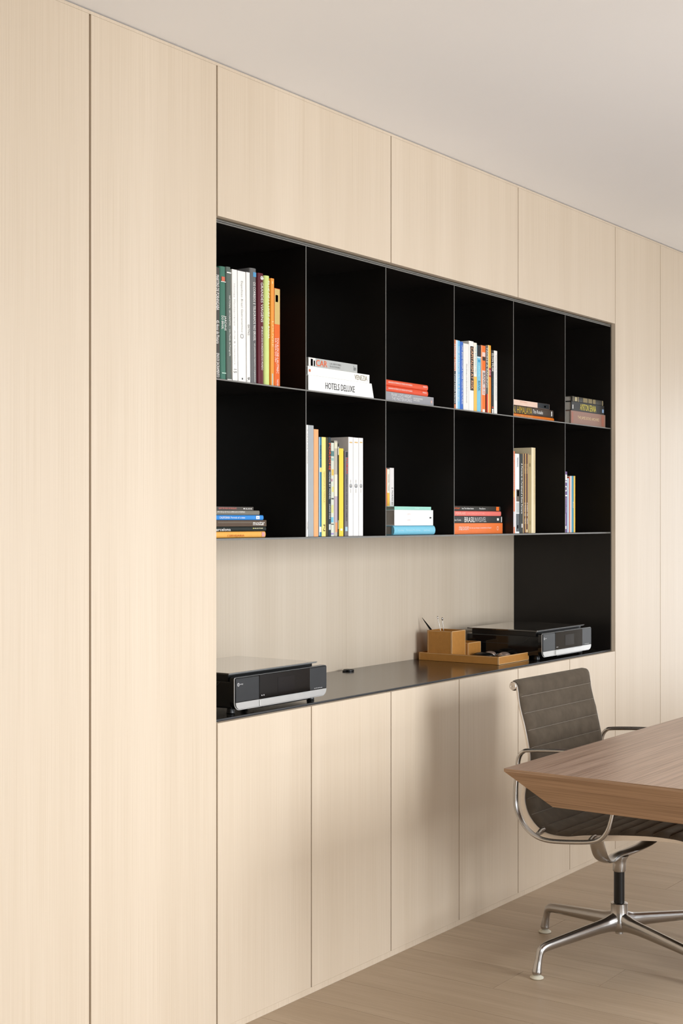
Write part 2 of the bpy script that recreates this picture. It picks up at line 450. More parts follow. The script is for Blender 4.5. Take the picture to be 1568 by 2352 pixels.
YBK = .031
W_ = (.97, .96, .94); K_ = (.09, .09, .085)
def V(row, Xl, Xr, Yt, col, label, group, texts=(), patches=(), y=YBK, depth=None, **kw):
    xa, xb = at(Xl, y) + .0004, at(Xr, y) - .0004
    xm = (Xl + Xr) / 2; z1 = at(xm, y, Yt)[1]; z0 = kw.pop('z0', cubby_z(row) + .0008)
    kx = lambda Y: at(xm, y, Y)[1] - z0
    T_ = [(s, kx(Ya), kx(Yb), f, uc, c) for (s, Ya, Yb, f, uc, c) in texts]
    Pp = [(kx(Yb), kx(Ya), u0, u1, c) for (Ya, Yb, u0, u1, c) in patches]
    return book('V', xa, xb, y, depth or .17, z0, z1, col, label, group, T_, Pp, **kw)
def Hst(row, items, group, y=YBK):
    """items bottom to top: (Xl or x in metres, Xr, Yt, Yb, col, label, texts, patches, kw)"""
    z = cubby_z(row) + .0008
    for (Xl, Xr, Yt, Yb, col, label, texts, patches, kw) in items:
        kw = dict(kw); yy = kw.pop('y', y)
        xa = Xl if Xl < 20 else at(Xl, yy); xb = at(Xr, yy)
        th = at(Xr, yy, Yt)[1] - at(Xr, yy, Yb)[1]
        T_ = [(s, at(A, yy) - xa, at(B, yy) - xa, f, uc, c) for (s, A, B, f, uc, c) in texts]
        Pp = [(max(0, at(A, yy) - xa), at(B, yy) - xa, u0, u1, c) for (A, B, u0, u1, c) in patches]
        book('H', xa, xb, yy, kw.pop('depth', .2), z, z + th, col, label, group, T_, Pp, **kw)
        z += th + .0004
    return z

G = 'upright books in the top left compartment'
LN = math.radians(.55)
GREY1 = (.30, .29, .27)
V('U', 488, 505, 613.5, GREY1, 'dark grey upright book at the far left of the top left compartment', G,
  [('MARTINS DE PORANGABA', 631, 712, .42, .72, W_), ('45 Anos de Pintura', 735, 789, .4, .72, W_), ('ENOCK SACRAMENTO', 811, 866, .36, .72, W_)], lean=LN*.8)
V('U', 507, 521.2, 612.5, (.27, .47, .40), 'green book with a red emblem on its spine, beside the dark grey book', G,
  [('JARDINS', 725, 759, .42, .72, W_), ('DO BRASIL', 726, 757, .36, .30, W_)], [(636, 646, .2, .75, (.85, .45, .35)), (646.8, 648.2, .1, .9, W_), (856, 858, .15, .85, (.75, .86, .8))], lean=LN, rnd=.25)
V('U', 521.6, 532.6, 613.4, (.37, .42, .39), 'grey-green book with italic white title and white bands', G,
  [('NATIONAL GEOGRAPHIC - Um Mundo de Fotografia', 679, 818, .42, .55, W_)], [(625.5, 628, .02, .98, W_), (871, 873.5, .02, .98, W_)], lean=LN, rnd=.25)
V('U', 533.8, 545.8, 619.5, W_, 'slim white book numbered 15 near its foot, next to the grey-green book', G,
  [('Homes Mediterraneo   Arte & Literatura', 652, 838, .3, .45, (.80, .80, .80)), ('15', 848, 857, .6, .5, (.5, .5, .5))], lean=LN)
V('U', 546.8, 565, 623.5, (.98, .97, .95), 'widest white book in the top left compartment, with a pale ring emblem', G,
  [('Expedicao Brasil Gastronomico', 646, 764, .3, .5, (.68, .68, .66)), ('O', 767, 778, .42, .5, (.6, .6, .6))], [(868, 872, .45, .6, (.3, .3, .3))], lean=LN, depth=.2)
V('U', 566.3, 574.6, 625.8, W_, 'thinnest white book, left of the tall silver-grey book', G, [('EATING', 746, 770, .5, .6, (.35, .35, .35)), ('9.', 866, 876, .6, .5, (.3, .3, .3))], lean=LN*.8)
V('U', 576, 591.4, 616.5, (.42, .42, .42), 'tall grey book with a blue square near the top of its spine', G,
  [('OS CORREIOS E TELEGRAFOS NO BRASIL', 648, 783, .36, .55, W_), ('um patrimonio historico e arquitetonico', 789, 878, .26, .55, W_)], [(625.5, 636, .4, .85, (.35, .62, .80))], lean=LN*.8, rnd=.2)
V('U', 593.8, 606.6, 627.7, (.38, .12, .17), 'maroon book with a white ornament and white capitals', G,
  [('GRANDES VIAGENS', 649, 740, .42, .62, W_), ('EM BUSCA DOS HORIZONTES DO MUNDO', 750, 850, .3, .62, W_), ('8', 634, 643, .5, .62, W_)], [(638, 640, .35, .95, W_)], lean=LN*.5, rnd=.15)
V('U', 608.8, 621.2, 633.5, (.84, .90, .55), 'lime green book with a glossy rounded spine', G,
  [('FILHE DE LA LIVRE DA BAHIA', 645, 778, .34, .62, (.98, 1, .9))], lean=LN*.3, rnd=.3)
V('U', 621.8, 629.2, 639.5, (.98, .62, .27), 'thin plain orange book between the lime green and the painted book', G,
  [('LOUVRE', 738, 797, .55, .55, (.99, .86, .62))], [(646, 652, .35, .65, (1, .85, .6)), (858, 886, .3, .7, (.75, .78, .72))], lean=0)
V('U', 629.6, 642.8, 662.8, (.90, .42, .17), 'orange and sand coloured book at the right end of the row', G,
  [('TOULOUSE-LAUTREC', 776, 858, .34, .55, W_), ('DA VIDA DO FIM', 778, 832, .22, .18, W_), ('TASCHEN', 871, 887, .28, .55, W_)],
  [(664, 745, .03, .97, (.83, .72, .45)), (678, 694, .2, .65, (.50, .42, .32))], lean=0)

G = 'books lying in the second compartment of the top row'
cub = lambda i: GX[i] + .003
Hst('U', [
 (708, 858.3, 884, 917.3, (.98, .98, .97), 'thick white book with large black capitals, bottom of its stack', [('HOTELS DELUXE', 747, 814, .42, .45, (.16, .15, .15))], [], dict(slant=.013, depth=.26)),
 (706.6, 848, 862.7, 881.7, (.99, .985, .96), 'white book with a small grey serif title at its right end, middle of the stack', [('VENEZIA', 814, 843, .6, .5, (.62, .58, .50))], [(709, 713, .35, .65, (.8, .45, .3))], dict(depth=.25)),
 (708, 820.2, 839.2, 858.2, (.72, .73, .72), 'silver-grey book with bright orange capitals, top of its stack', [('CAR', 725.5, 751, .72, .48, (.96, .40, .16)), ('LA HISTOIRE', 757, 783, .2, .62, (.55, .55, .55)), ('DE AUTOMOBILE', 757, 781, .2, .3, (.55, .55, .55)), ('Taschen', 811, 817, .5, .5, (.2, .2, .2))],
  [(708.5, 724, .02, .98, (.92, .91, .89)), (713, 718, .05, .85, (.95, .42, .22)), (720, 723, .05, .7, (.3, .3, .3))], dict(depth=.22))], G)

G = 'books lying in the third compartment of the top row'
Hst('U', [
 (cub(2), 995.4, 915.5, 935, (.60, .60, .62), 'grey book under two red ones', [('FRANK LLOYD WRIGHT', 898, 944, .36, .70, (.90, .90, .90)), ('THE MASTERWORKS', 899, 945, .36, .28, (.90, .90, .90)), ('BRUCE BROOKS PFEIFFER', 949, 970, .18, .6, W_), ('DAVID LARKIN', 949, 963, .18, .38, W_)], [(989, 992, .3, .6, (.85, .7, .65))], dict()),
 (cub(2), 982.9, 901.2, 914.3, (.89, .33, .20), 'lower of the two red books', [('GRANDES ROTEIROS DO MUNDO DE VIAGENS', 891, 946, .24, .55, W_), ('PHAIDON', 970, 979, .26, .6, W_)], [], dict(rnd=.25)),
 (cub(2), 982.7, 887.9, 900.9, (.90, .35, .21), 'upper of the two red books', [('GRANDES ROTEIROS DO MUNDO DE VIAGENS', 891, 946, .24, .55, W_), ('PHAIDON', 971, 980, .26, .6, W_)], [], dict(rnd=.25))], G)

G = 'upright books in the fourth compartment of the top row'
V('U', 1041.2, 1046, 780, (.93, .48, .20), 'orange and black book at the left end of its row', G, [('Honor Henri', 790, 852, .55, .6, W_), ('Yuval Noah Harari', 858, 925, .5, .6, W_)], [(852, 928, 0, 1, (.22, .2, .2))], lean=0)
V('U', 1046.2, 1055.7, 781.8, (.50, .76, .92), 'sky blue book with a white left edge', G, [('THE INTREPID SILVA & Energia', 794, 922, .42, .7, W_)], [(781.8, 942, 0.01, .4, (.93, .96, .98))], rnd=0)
V('U', 1055.9, 1063, 784.8, (.22, .42, .78), 'royal blue book with white capitals', G, [('UMA BREVE VIAGEM A VOAR TODAS AS ALTURAS', 793, 928, .4, .7, W_)])
V('U', 1063.6, 1076, 789.4, (.95, .94, .92), 'off-white book with a faint grey title, next to the royal blue one', G, [('Klaus Schwab e uma Quarta Revolucao Industrial', 836, 925, .22, .6, (.55, .55, .55))], depth=.12)
V('U', 1076.3, 1087.2, 783.6, (.97, .96, .94), 'white book with a black lozenge of orange capitals', G, [('CAPITALISM AT RISK', 798, 894, .48, .66, (.98, .75, .58))], [(795, 896.5, .3, .98, (.22, .18, .16))], depth=.19, rnd=0)
V('U', 1087.4, 1094.7, 787.4, (.96, .94, .88), 'cream book with a yellow lower half', G, [('THE BIG SHORT FALL', 796, 860, .3, .6, (.6, .75, .8))], [(865, 946, 0, 1, (.96, .76, .35))])
V('U', 1094.9, 1103.9, 793, (.50, .78, .88), 'light blue book with a black top end', G, [('DIGITAL', 841, 866, .42, .5, (.7, .93, .97)), ('BANK', 875, 898, .5, .55, (.16, .42, .52))], [(793, 819, .05, 1, (.12, .13, .15)), (820, 822, 0, 1, (.92, .95, .96)), (826, 832, .3, .8, (.2, .6, .8))])
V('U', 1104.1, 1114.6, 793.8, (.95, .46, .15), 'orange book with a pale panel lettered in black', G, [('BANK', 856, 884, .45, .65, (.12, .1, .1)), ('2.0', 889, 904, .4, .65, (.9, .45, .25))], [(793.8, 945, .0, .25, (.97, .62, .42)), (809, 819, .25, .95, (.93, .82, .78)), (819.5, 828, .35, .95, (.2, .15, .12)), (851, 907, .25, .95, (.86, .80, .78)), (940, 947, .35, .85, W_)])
V('U', 1114.8, 1120, 793.5, (.35, .35, .36), 'narrow dark book with white letters and a red foot', G, [('TACKLE A RANKING', 798, 890, .6, .55, W_)], [(905, 950, .0, 1, (.86, .28, .22)), (905, 950, 0, .35, (.97, .75, .72))])
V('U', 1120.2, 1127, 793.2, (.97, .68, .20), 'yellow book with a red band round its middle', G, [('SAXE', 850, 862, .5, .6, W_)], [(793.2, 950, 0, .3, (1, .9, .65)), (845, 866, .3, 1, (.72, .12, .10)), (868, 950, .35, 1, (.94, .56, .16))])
V('U', 1127.8, 1133.4, 804.3, (.10, .12, .14), 'black book with white capitals beside the last white one', G, [('ELON MUSK', 812, 854, .75, .5, W_), ('ASHLEE VANCE', 869, 907, .45, .55, (.15, .42, .55))], [(934, 937, .3, .8, (.85, .25, .15)), (939, 951, .3, .8, W_)])
V('U', 1133.8, 1141.4, 805.6, (.95, .94, .92), 'white book at the right end of its row', G, [('Transforming the future mindset of possibilities', 815, 920, .3, .6, (.5, .5, .5))])

G = 'books lying in the fifth compartment of the top row'
Hst('U', [
 (cub(4), 1271.9, 959.3, 968.6, (.95, .50, .12), 'orange book at the bottom of its stack', [('VIDA E A TERRA DO MUNDO', 1180, 1222, .45, .55, (.99, .78, .5))], [], dict(rnd=.2)),
 (cub(4), 1271, 940.5, 958.5, (.31, .27, .24), 'dark brown book with tall golden capitals', [('NEPAL HIMALAYA', 1163, 1221, .82, .48, (.80, .66, .16)), ('Tito Rosado', 1223, 1246, .45, .5, W_)], [(1265.5, 1267.3, .2, .8, W_)], dict(rnd=.12)),
 (cub(4), 1261.4, 927.8, 939.6, (.95, .82, .74), 'pale pink book with a black right end', [('Simone Fonseca', 1194, 1210, .25, .75, (.92, .72, .6))], [(1234, 1261, .01, .99, (.13, .15, .17)), (1249, 1253, .25, .6, W_)], dict())], G, y=.058)
G = 'books lying in the sixth compartment of the top row'
Hst('U', [
 (1310.6, 1389.6, 953.5, 982.3, (.60, .46, .40), 'thick dull brown book with narrow cream capitals', [('THE JAMES BOND ARCHIVES', 1326, 1375, .30, .5, (.93, .82, .66))], [(1312.5, 1316, .1, .9, (.66, .42, .35)), (1381, 1386, .1, .9, (.66, .42, .35))], dict(slant=0, depth=.26)),
 (1311.9, 1386.7, 933, 953, (.17, .17, .165), 'black book with yellow capitals, middle of its stack', [('AYRTON SENNA', 1331.5, 1368, .72, .5, (.93, .86, .38))], [(1314.5, 1316, .2, .65, W_), (1382, 1386, .2, .6, (.55, .65, .78))], dict(depth=.22)),
 (1313.5, 1385.3, 920.6, 932.5, (.22, .21, .185), 'black book with tarnished gilt bands, top of its stack', [], [(1315.5, 1316.6, .0, .95, (.55, .50, .38)), (1319.5, 1324.5, .1, .85, (.70, .65, .50)), (1326.5, 1328, .02, .95, (.62, .56, .42)), (1338.5, 1348.5, .1, .9, (.52, .46, .30)), (1350.5, 1359, .1, .9, (.52, .46, .30)), (1361, 1367, .1, .9, (.52, .46, .30)), (1382.5, 1384, .02, .95, (.60, .55, .42))], dict(rnd=.12, depth=.2))], G)

G = 'books lying in the bottom left compartment'
xa = GX[0] + .006
Hst('L', [
 (xa, 609.8, 1220.4, 1234.6, (.95, .69, .33), 'amber book with a red and white emblem, bottom of its stack', [('CERVEJARIA', 522, 561, .42, .3, (.80, .42, .12))], [(601, 607.5, .15, .85, (.85, .62, .62))], dict(rnd=.25)),
 (xa, 611, 1209, 1219.6, (.11, .14, .13), 'black book with rounded white lower case title', [('Barcelona', 491, 529, .62, .42, W_), ('BRUCE STONE', 584, 603, .25, .62, (.95, .93, .75))], [(580.8, 582.5, .5, .75, (.9, .9, .5))], dict(rnd=.2)),
 (xa, 611.6, 1192.3, 1206.3, (.34, .27, .21), 'brown book with an italic white title at its right end', [('mostar', 580.5, 607, .6, .48, W_)], [(500, 580, .55, .75, (.42, .38, .33))], dict()),
 (xa, 605, 1180, 1191.2, (.23, .55, .85), 'bright blue book with white title and badge', [('CALIFORNIA', 503.5, 527.5, .42, .5, W_), ('Portrait of a state', 529.5, 562, .34, .5, W_), ('X', 589, 594, .4, .5, (.23, .55, .85))], [(588, 595.5, .2, .85, W_)], dict(rnd=.25)),
 (xa, 596, 1168.4, 1178.6, (.47, .46, .42), 'grey book with a crowded white title', [('UMA VIDA JA DE VOLTA AMERICANO EXTERMINIO', 498, 562, .45, .6, W_)], [], dict(rnd=.15)),
 (xa, 581.8, 1158.6, 1166.5, (.30, .28, .26), 'slim dark grey book with a pink title, top of its stack', [('QUEM TEM MEDO DE PINCELADO', 501.5, 543, .5, .5, (.93, .52, .48)), ('SLIDE', 563, 578, .4, .45, W_)], [(559, 561.5, .3, .65, W_)], dict())], G)

G = 'upright books in the second compartment of the bottom row'
V('L', 703.3, 707.4, 976, W_, 'very thin white book at the left end of its row', G, [('A ARTE DE VIAJAR', 985, 1066, .35, .5, (.4, .4, .4)), ('TASCHEN', 1198, 1216, .45, .6, (.4, .4, .4))], depth=.26)
V('L', 707.6, 720, 976.8, (.66, .68, .69), 'tall plain grey book, tallest of its row', G, depth=.26)
V('L', 720.3, 731, 986, (.98, .68, .47), 'plain salmon book beside the tall grey one', G, depth=.25)
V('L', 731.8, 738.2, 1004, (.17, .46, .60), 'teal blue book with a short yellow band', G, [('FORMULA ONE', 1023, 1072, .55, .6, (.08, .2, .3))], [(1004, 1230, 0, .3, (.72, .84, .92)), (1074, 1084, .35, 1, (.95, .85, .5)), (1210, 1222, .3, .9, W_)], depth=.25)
V('L', 738.5, 748, 1004, (.99, .89, .53), 'pale yellow book with small dark capitals', G, [('TEAM LOTUS IN FORMULA 1', 1082, 1158, .26, .6, (.65, .58, .3)), ('N', 1205, 1220, .4, .6, (.2, .2, .15))], depth=.25)
V('L', 748.6, 753.2, 1004.5, (.27, .24, .13), 'thin dark olive book', G, depth=.25)
V('L', 753.6, 759.4, 1004.3, (.14, .20, .24), 'navy book with bright orange capitals above white ones', G, [('PORSCHE', 1018, 1080, .8, .5, (.96, .38, .15)), ('MODEL BY MODEL', 1084, 1147, .5, .5, W_), ('LANCE COLE', 1158, 1192, .4, .5, W_)], [(1204, 1217, .2, .95, (.8, .82, .8))], depth=.24)
V('L', 759.8, 766.8, 1014.7, (.84, .86, .80), 'multicoloured patchwork spine of greens, whites and yellows', G, [], [(1014, 1017, 0, 1, K_), (1036, 1048, 0, 1, (.35, .52, .52)), (1052, 1058, .1, .9, (.6, .75, .72)), (1078, 1092, .2, .9, (.92, .75, .35)), (1100, 1106, 0, .6, (.75, .6, .65)), (1118, 1130, .3, .9, (.9, .85, .5)), (1144, 1147, .1, .9, (.3, .3, .3)), (1160, 1178, .1, .8, (.85, .85, .55)), (1188, 1200, 0, .8, (.45, .75, .85)), (1203, 1205, .1, .9, (.25, .25, .25)), (1224, 1228, 0, .9, (.65, .6, .8))], depth=.22)
V('L', 767.1, 774.6, 1012.2, (.73, .70, .64), 'beige book next to the patchwork spine', G, [], [(1016, 1030, 0, 1, (.86, .84, .74)), (1090, 1140, 0, 1, (.90, .87, .80)), (1140, 1200, .02, 1, (.72, .66, .70)), (1200, 1222, .4, 1, (.95, .62, .42))], depth=.22)
V('L', 774.9, 777.9, 1018.5, (.12, .12, .10), 'very thin black book before the yellow one', G, [], [(1026, 1045, .3, 1, (.85, .85, .78)), (1195, 1215, .2, 1, (.6, .6, .5))], depth=.22)
V('L', 778.3, 788.4, 1030, (.96, .82, .27), 'plain strong yellow book with a small white square at its foot', G, [], [(1214, 1219, .3, .75, (.99, .97, .85))], depth=.22)
V('L', 790.8, 798.6, 1036, (.46, .44, .45), 'dark grey book with red capitals, left of the three white volumes', G, [('TURIM', 1050, 1087, .5, .7, (.85, .2, .15)), ('LETREIROS DE HISTORIA DE CARROS', 1089, 1197, .36, .6, (.15, .15, .15))], [(1038, 1050, .35, .95, (.15, .17, .2)), (1210, 1220, .2, .9, (.65, .78, .85))], depth=.20)
for (a, b, t, nm) in ((799.6, 810.4, 1004, 'left'), (810.7, 823.4, 1005.2, 'middle'), (823.7, 833.4, 1006, 'right')):
    V('L', a, b, t, (.93, .915, .905), 'white volume with a ring emblem, %s of the matching three' % nm, G, [('O', 1111, 1121, .55, .5, (.50, .55, .57)), ('o', 1114, 1119, .25, .5, (.3, .3, .3))],
      [(1015, 1017.5, .25, .85, (.85, .70, .42)), (1102, 1109, .42, .58, (.80, .79, .77)), (1123, 1132, .42, .58, (.80, .79, .77))], depth=.25)

G = 'books in the third compartment of the bottom row'
ztop = Hst('L', [
 (905.6, 999.5, 1207.3, 1228.5, (.50, .78, .87), 'light blue book with a rounded spine, bottom of its stack', [('Rowling', 914, 926, .16, .5, (.8, .93, .97)), ('The Secret of The Running', 932, 964, .18, .5, (.8, .93, .97)), ('Little Brown', 972, 986, .16, .5, (.8, .93, .97))], [], dict(rnd=.3, depth=.2)),
 (905.6, 994.2, 1171.9, 1206.5, (.97, .965, .955), 'very thick white book with a small black mark', [('OPEN', 934, 943, .12, .72, (.93, .87, .86)), ('HERE', 934, 943, .12, .35, (.93, .87, .86))], [(986, 990, .45, .55, (.2, .2, .2))], dict(depth=.2)),
 (905.6, 989.6, 1163.9, 1171.3, (.60, .83, .77), 'thin mint green book on top of the thick white one', [('Cosmic', 952, 962, .45, .5, (.85, .96, .93))], [], dict(depth=.2))], G)
yy = .125
def V3(Xl, Xr, Yt, *a, **k): return V('L', Xl, Xr, Yt, *a, y=yy, z0=ztop, depth=.1, **k)
V3(885.6, 888.3, 1075, (.90, .42, .22), 'thin orange book standing on the mint green one', G)
V3(888.5, 894.3, 1077.6, (.95, .93, .85), 'cream book with a yellow foot standing on the mint green one', G, [('NOVEL TASK', 1090, 1128, .4, .6, (.6, .6, .6))], [(1132, 1162, 0, 1, (.97, .76, .32))])
V3(894.6, 904.4, 1074.8, (.93, .91, .90), 'white book standing on the mint green one, right of the cream one', G, [('E. MORAES EH', 1120, 1160, .3, .6, (.3, .3, .3))])

G = 'books lying in the fourth compartment of the bottom row'
Hst('L', [
 (cub(3), 1153.7, 1203.8, 1227.6, (.95, .49, .24), 'orange book at the bottom, thickest of its stack', [('STILE DUCATI', 1053, 1075.5, .32, .52, W_), ('Uma visao que enxergou a complexidade do Designer', 1077, 1128, .16, .55, W_), ('O', 1140, 1144, .4, .5, (.99, .85, .75))], [], dict()),
 (cub(3), 1153, 1188, 1203.4, (.22, .23, .23), 'charcoal book with condensed white capitals', [('Andrea Costa', 1036, 1058, .24, .45, W_), ('BRASIL', 1066, 1089, .75, .5, W_), ('INVISIVEL', 1089, 1116, .72, .5, (.75, .75, .75))], [(1141, 1145, .35, .7, W_), (1150.5, 1152, .1, .9, W_)], dict(rnd=.1)),
 (cub(3), 1150.4, 1176.8, 1187.6, (.93, .48, .44), 'coral book between two dark ones', [('FERRARI', 1046, 1068, .55, .5, (.98, .78, .72)), ('CONDUZINDO EM ALTO NIVEL', 1071, 1112, .25, .5, (.98, .72, .68))], [], dict(rnd=.15)),
 (cub(3), 1149.4, 1165.2, 1176.4, (.20, .19, .175), 'black book with an orange square at its right end, top of its stack', [('Jupiter', 1034, 1056, .55, .5, (.93, .42, .18)), ('Into The Hidden Books', 1060, 1087, .32, .5, W_), ('Marta Barros', 1100, 1114, .32, .5, W_)], [(1139, 1145.5, .1, .9, (.95, .45, .15))], dict(rnd=.15))], G, y=.058)

G = 'upright books in the fifth compartment of the bottom row'
V('L', 1177.6, 1181.8, 1036, (.92, .45, .22), 'thin orange book at the left end of its row', G, [('MIT DESIGN INSPIRATION', 1048, 1124, .35, .4, (.98, .8, .7))], [(1128, 1142, .1, .9, (.95, .65, .2)), (1175, 1210, .1, .9, (.9, .88, .9))])
V('L', 1182.2, 1192.2, 1042.2, (.94, .95, .95), 'white book with a dark photograph across its lower half', G, [('PERSONAL', 1051, 1073, .3, .6, (.4, .4, .45))], [(1124, 1152, .3, .98, (.36, .30, .24)), (1126, 1140, .5, .9, (.60, .42, .28)), (1154, 1178, .3, .98, (.72, .74, .74)), (1180, 1221, .25, .98, (.30, .32, .34)), (1206, 1214, .5, .75, (.7, .2, .2))])
V('L', 1192.8, 1200.3, 1042.5, (.12, .135, .12), 'dark green-black book with a long white title', G, [('A Formula do Ferdinand e Enzo Ferraris', 1064, 1180, .45, .65, W_)], [(1203, 1212, .55, .95, (.8, .8, .8))])
V('L', 1200.6, 1202.2, 1041.5, (.82, .70, .50), 'sliver of a cream book before the two dark brown ones', G)
V('L', 1202.5, 1207.2, 1041.7, (.28, .12, .05), 'left of the two dark brown books edged in gold', G, [('RICARDO', 1066, 1088, .35, .45, (.9, .8, .65)), ('E MARIO GIL   NUN', 1155, 1203, .35, .45, W_)], [(1041.7, 1223, .7, 1, (.96, .77, .45))])
V('L', 1207.5, 1212.9, 1042, (.28, .12, .05), 'right of the two dark brown books edged in gold', G, [('RICARDO', 1066, 1088, .35, .35, (.9, .8, .65)), ('E MARIO GIL   NUN', 1155, 1203, .35, .45, W_)], [(1042, 1223, .72, 1, (.80, .64, .42)), (1216, 1223, .1, .9, (.9, .8, .65))])
V('L', 1213.2, 1219.6, 1044.8, (.66, .58, .38), 'olive beige book beside the tall cream one', G, [], [(1064, 1072, .35, .7, (.45, .38, .2)), (1196, 1205, .4, .75, (.55, .5, .28))])
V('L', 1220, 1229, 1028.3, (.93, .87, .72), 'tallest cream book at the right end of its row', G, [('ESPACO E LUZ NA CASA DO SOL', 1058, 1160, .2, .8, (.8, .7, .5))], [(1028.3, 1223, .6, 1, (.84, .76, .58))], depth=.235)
G = 'upright books in the bottom right compartment'
V('L', 1295.8, 1302, 1083, (.42, .28, .52), 'purple book with big white figures, tallest in the bottom right compartment', G, [('101', 1105, 1140, .8, .5, W_), ('DESENHOS E CROMIAS', 1143, 1178, .35, .6, (.8, .75, .85))], [(1090, 1103, .05, .95, W_), (1180, 1205, .05, .4, (.85, .82, .88)), (1208, 1215, .3, .7, W_)])
V('L', 1302.3, 1306, 1098.6, (.74, .85, .93), 'pale blue book beside the purple one', G)
V('L', 1306.2, 1308.9, 1095, (.82, .42, .30), 'thin red-orange book beside the pale blue one', G)
V('L', 1309.1, 1312.3, 1093.2, (.94, .88, .84), 'thin off-white book before the turquoise one', G)
V('L', 1312.5, 1316.9, 1093.2, (.16, .56, .68), 'turquoise book beside the yellow one at the row end', G, [('Brasil', 1153, 1166, .5, .7, W_)])
V('L', 1317.1, 1320.6, 1093.2, (.96, .77, .23), 'yellow book at the right end of the bottom right compartment', G)

# ------------------------------------------------------------------ printers
def printer(x0, x1, y0, label, group):
    Wd = x1 - x0; root = empty('printer', (x0, y0, Z_CT)); tag(root, label, 'printer', group)
    D = .335; zb = .0125; zt = .104; R = .022
    # body
    b = MB(); b.box(.004, Wd - .004, .016, D, zb + .004, .092, GLOSSB); b.obj('body', root, bevel=.004)
    # front frame with rounded lower corners
    def rr(x0, x1, z0, z1, r, rt=.005, n=6):
        pts = []
        for cx, cz, a0, rad in ((x1 - r, z0 + r, -PI/2, r), (x1 - rt, z1 - rt, 0, rt), (x0 + rt, z1 - rt, PI/2, rt), (x0 + r, z0 + r, PI, r)):
            for k in range(n + 1):
                a = a0 + PI/2 * k / n; pts.append((cx + rad * math.cos(a), cz + rad * math.sin(a)))
        return pts
    b = MB(); b.prism(rr(.0008, Wd - .0008, zb + .0008, zt - .0005, R), 1, .0042, .019, GLOSSB); b.obj('front_frame', root, smooth=30)
    b = MB(); b.prism(rr(0, Wd, zb, zt - .0004, R), 1, .0024, .0042, SILV); b.obj('silver_rim', root, smooth=30)
    b = MB(); b.box(.010, Wd - .010, .0022, .019, zt - .0003, zt + .0006, GLOSSB); b.obj('top_strip', root)
    b = MB(); b.prism(rr(.0022, Wd - .0022, zb + .0022, zt - .0008, R - .002), 1, .001, .0031, BLACKP); b.obj('fascia', root, smooth=30)
    # graphite side panels and glossy middle
    b = MB(); b.box(.004, Wd * .245, -.0008, .001, .036, zt - .004, GREYP); b.obj('left_panel', root, bevel=.0006)
    b = MB(); b.box(Wd * .247, Wd * .80, -.0016, .001, .034, zt - .002, GLOSSB); b.obj('glossy_panel', root, bevel=.0006)
    b = MB(); b.box(Wd * .802, Wd - .0035, -.0008, .001, .036, zt - .004, GREYP); b.obj('right_panel', root, bevel=.0006)
    b = MB(); b.box(Wd * .44, Wd * .62, -.0020, -.0016, .046, zt - .016, plain('screen_off', (.004, .004, .005), .12)); b.obj('screen', root)
    # silver paper slot
    pts = rr(.004, Wd - .004, zb + .003, .034, .017, .001)
    b = MB(); b.prism(pts, 1, -.0006, .001, SILV); b.obj('silver_strip', root, smooth=30)
    b = MB(); b.box(Wd * .245, Wd * .79, -.004, -.0006, zb + .0032, .0325, SILV); b.obj('paper_tray', root, bevel=.0012)
    b = MB(); b.box(Wd * .30, Wd * .79, .004, .05, zb - .0035, zb - .0003, BLACKP); b.obj('tray_lip', root)
    # logo, icons and marks
    WHT = plain('printed_white', (.75, .75, .75), .5)
    b = MB(); n = 20
    vs = []; fs = []
    for k in range(n):
        a = 2*PI*k/n
        for rr_ in (.0036, .0048): vs.append((.014 + rr_*math.cos(a), -.0011, zt - .020 + rr_*math.sin(a)))
    for k in range(n): j = (k+1) % n; fs.append((2*k, 2*k+1, 2*j+1, 2*j))
    b.add(vs, fs, WHT); b.obj('logo_ring', root)
    put_text('hp', (.0115, -.0012, zt - .0225), (1, 0, 0), (0, 0, 1), .005, .005, WHT, 'logo_letters', root)
    put_text('envy', (.0215, -.0012, zt - .0225), (1, 0, 0), (0, 0, 1), .013, .004, WHT, 'model_letters', root)
    b = MB()
    for k in range(5): b.box(Wd * .85 + k * .0085, Wd * .85 + k * .0085 + .005, -.0011, -.0008, .0385, .0398, WHT)
    b.obj('printed_marks', root)
    b = MB()
    for k in range(2): b.lathe([(.0018, 0), (.0018, .0003)], (Wd * .27 + k * .009, -.0022, .0445), WHT, 10, axis=1)
    b.obj('status_icons', root)
    # scanner lid
    b = MB(); b.box(.012, Wd - .030, .034, D - .02, .092, .1095, BLACKP); b.obj('scanner_bed', root)
    b = MB(); b.box(.004, Wd - .020, .0262, D - .002, .1100, .1146, LIDG); b.obj('lid', root, bevel=.0008)
    b = MB(); b.prism([(.0205, .1146), (.0255, .1100), (.0260, .1100), (.0260, .1146)], 0, .004, Wd - .020, SILV); b.obj('lid_edge', root)
    # groove line on the side and feet
    path = cat_rom([(.0032, .30, .060), (.0032, .16, .060), (.0032, .10, .063), (.0032, .075, .074), (.0032, .055, .089)], 5)
    b = MB(); b.sweep(path, (.0008, .0008), (1, 0, 0), plain('groove_black', (.03, .03, .03), .6), n=6); b.obj('side_groove', root)
    for fx in (.03, Wd - .03):
        for fy in (.04, D - .04):
            b = MB(); b.lathe([(.011, .0003), (.012, .002), (.010, zb + .003)], (fx, fy, 0), BLACKP, 18); b.obj('foot', root, smooth=30)
    return root
PY = .030
printer(at(539.3, PY), at(750.7, PY), PY, 'glossy black printer with silver front strip, at the left end of the counter', 'printers on the counter')
printer(at(1245.4, PY), at(1357.7, PY), PY, 'glossy black printer in the black recess at the right end of the counter', 'printers on the counter')

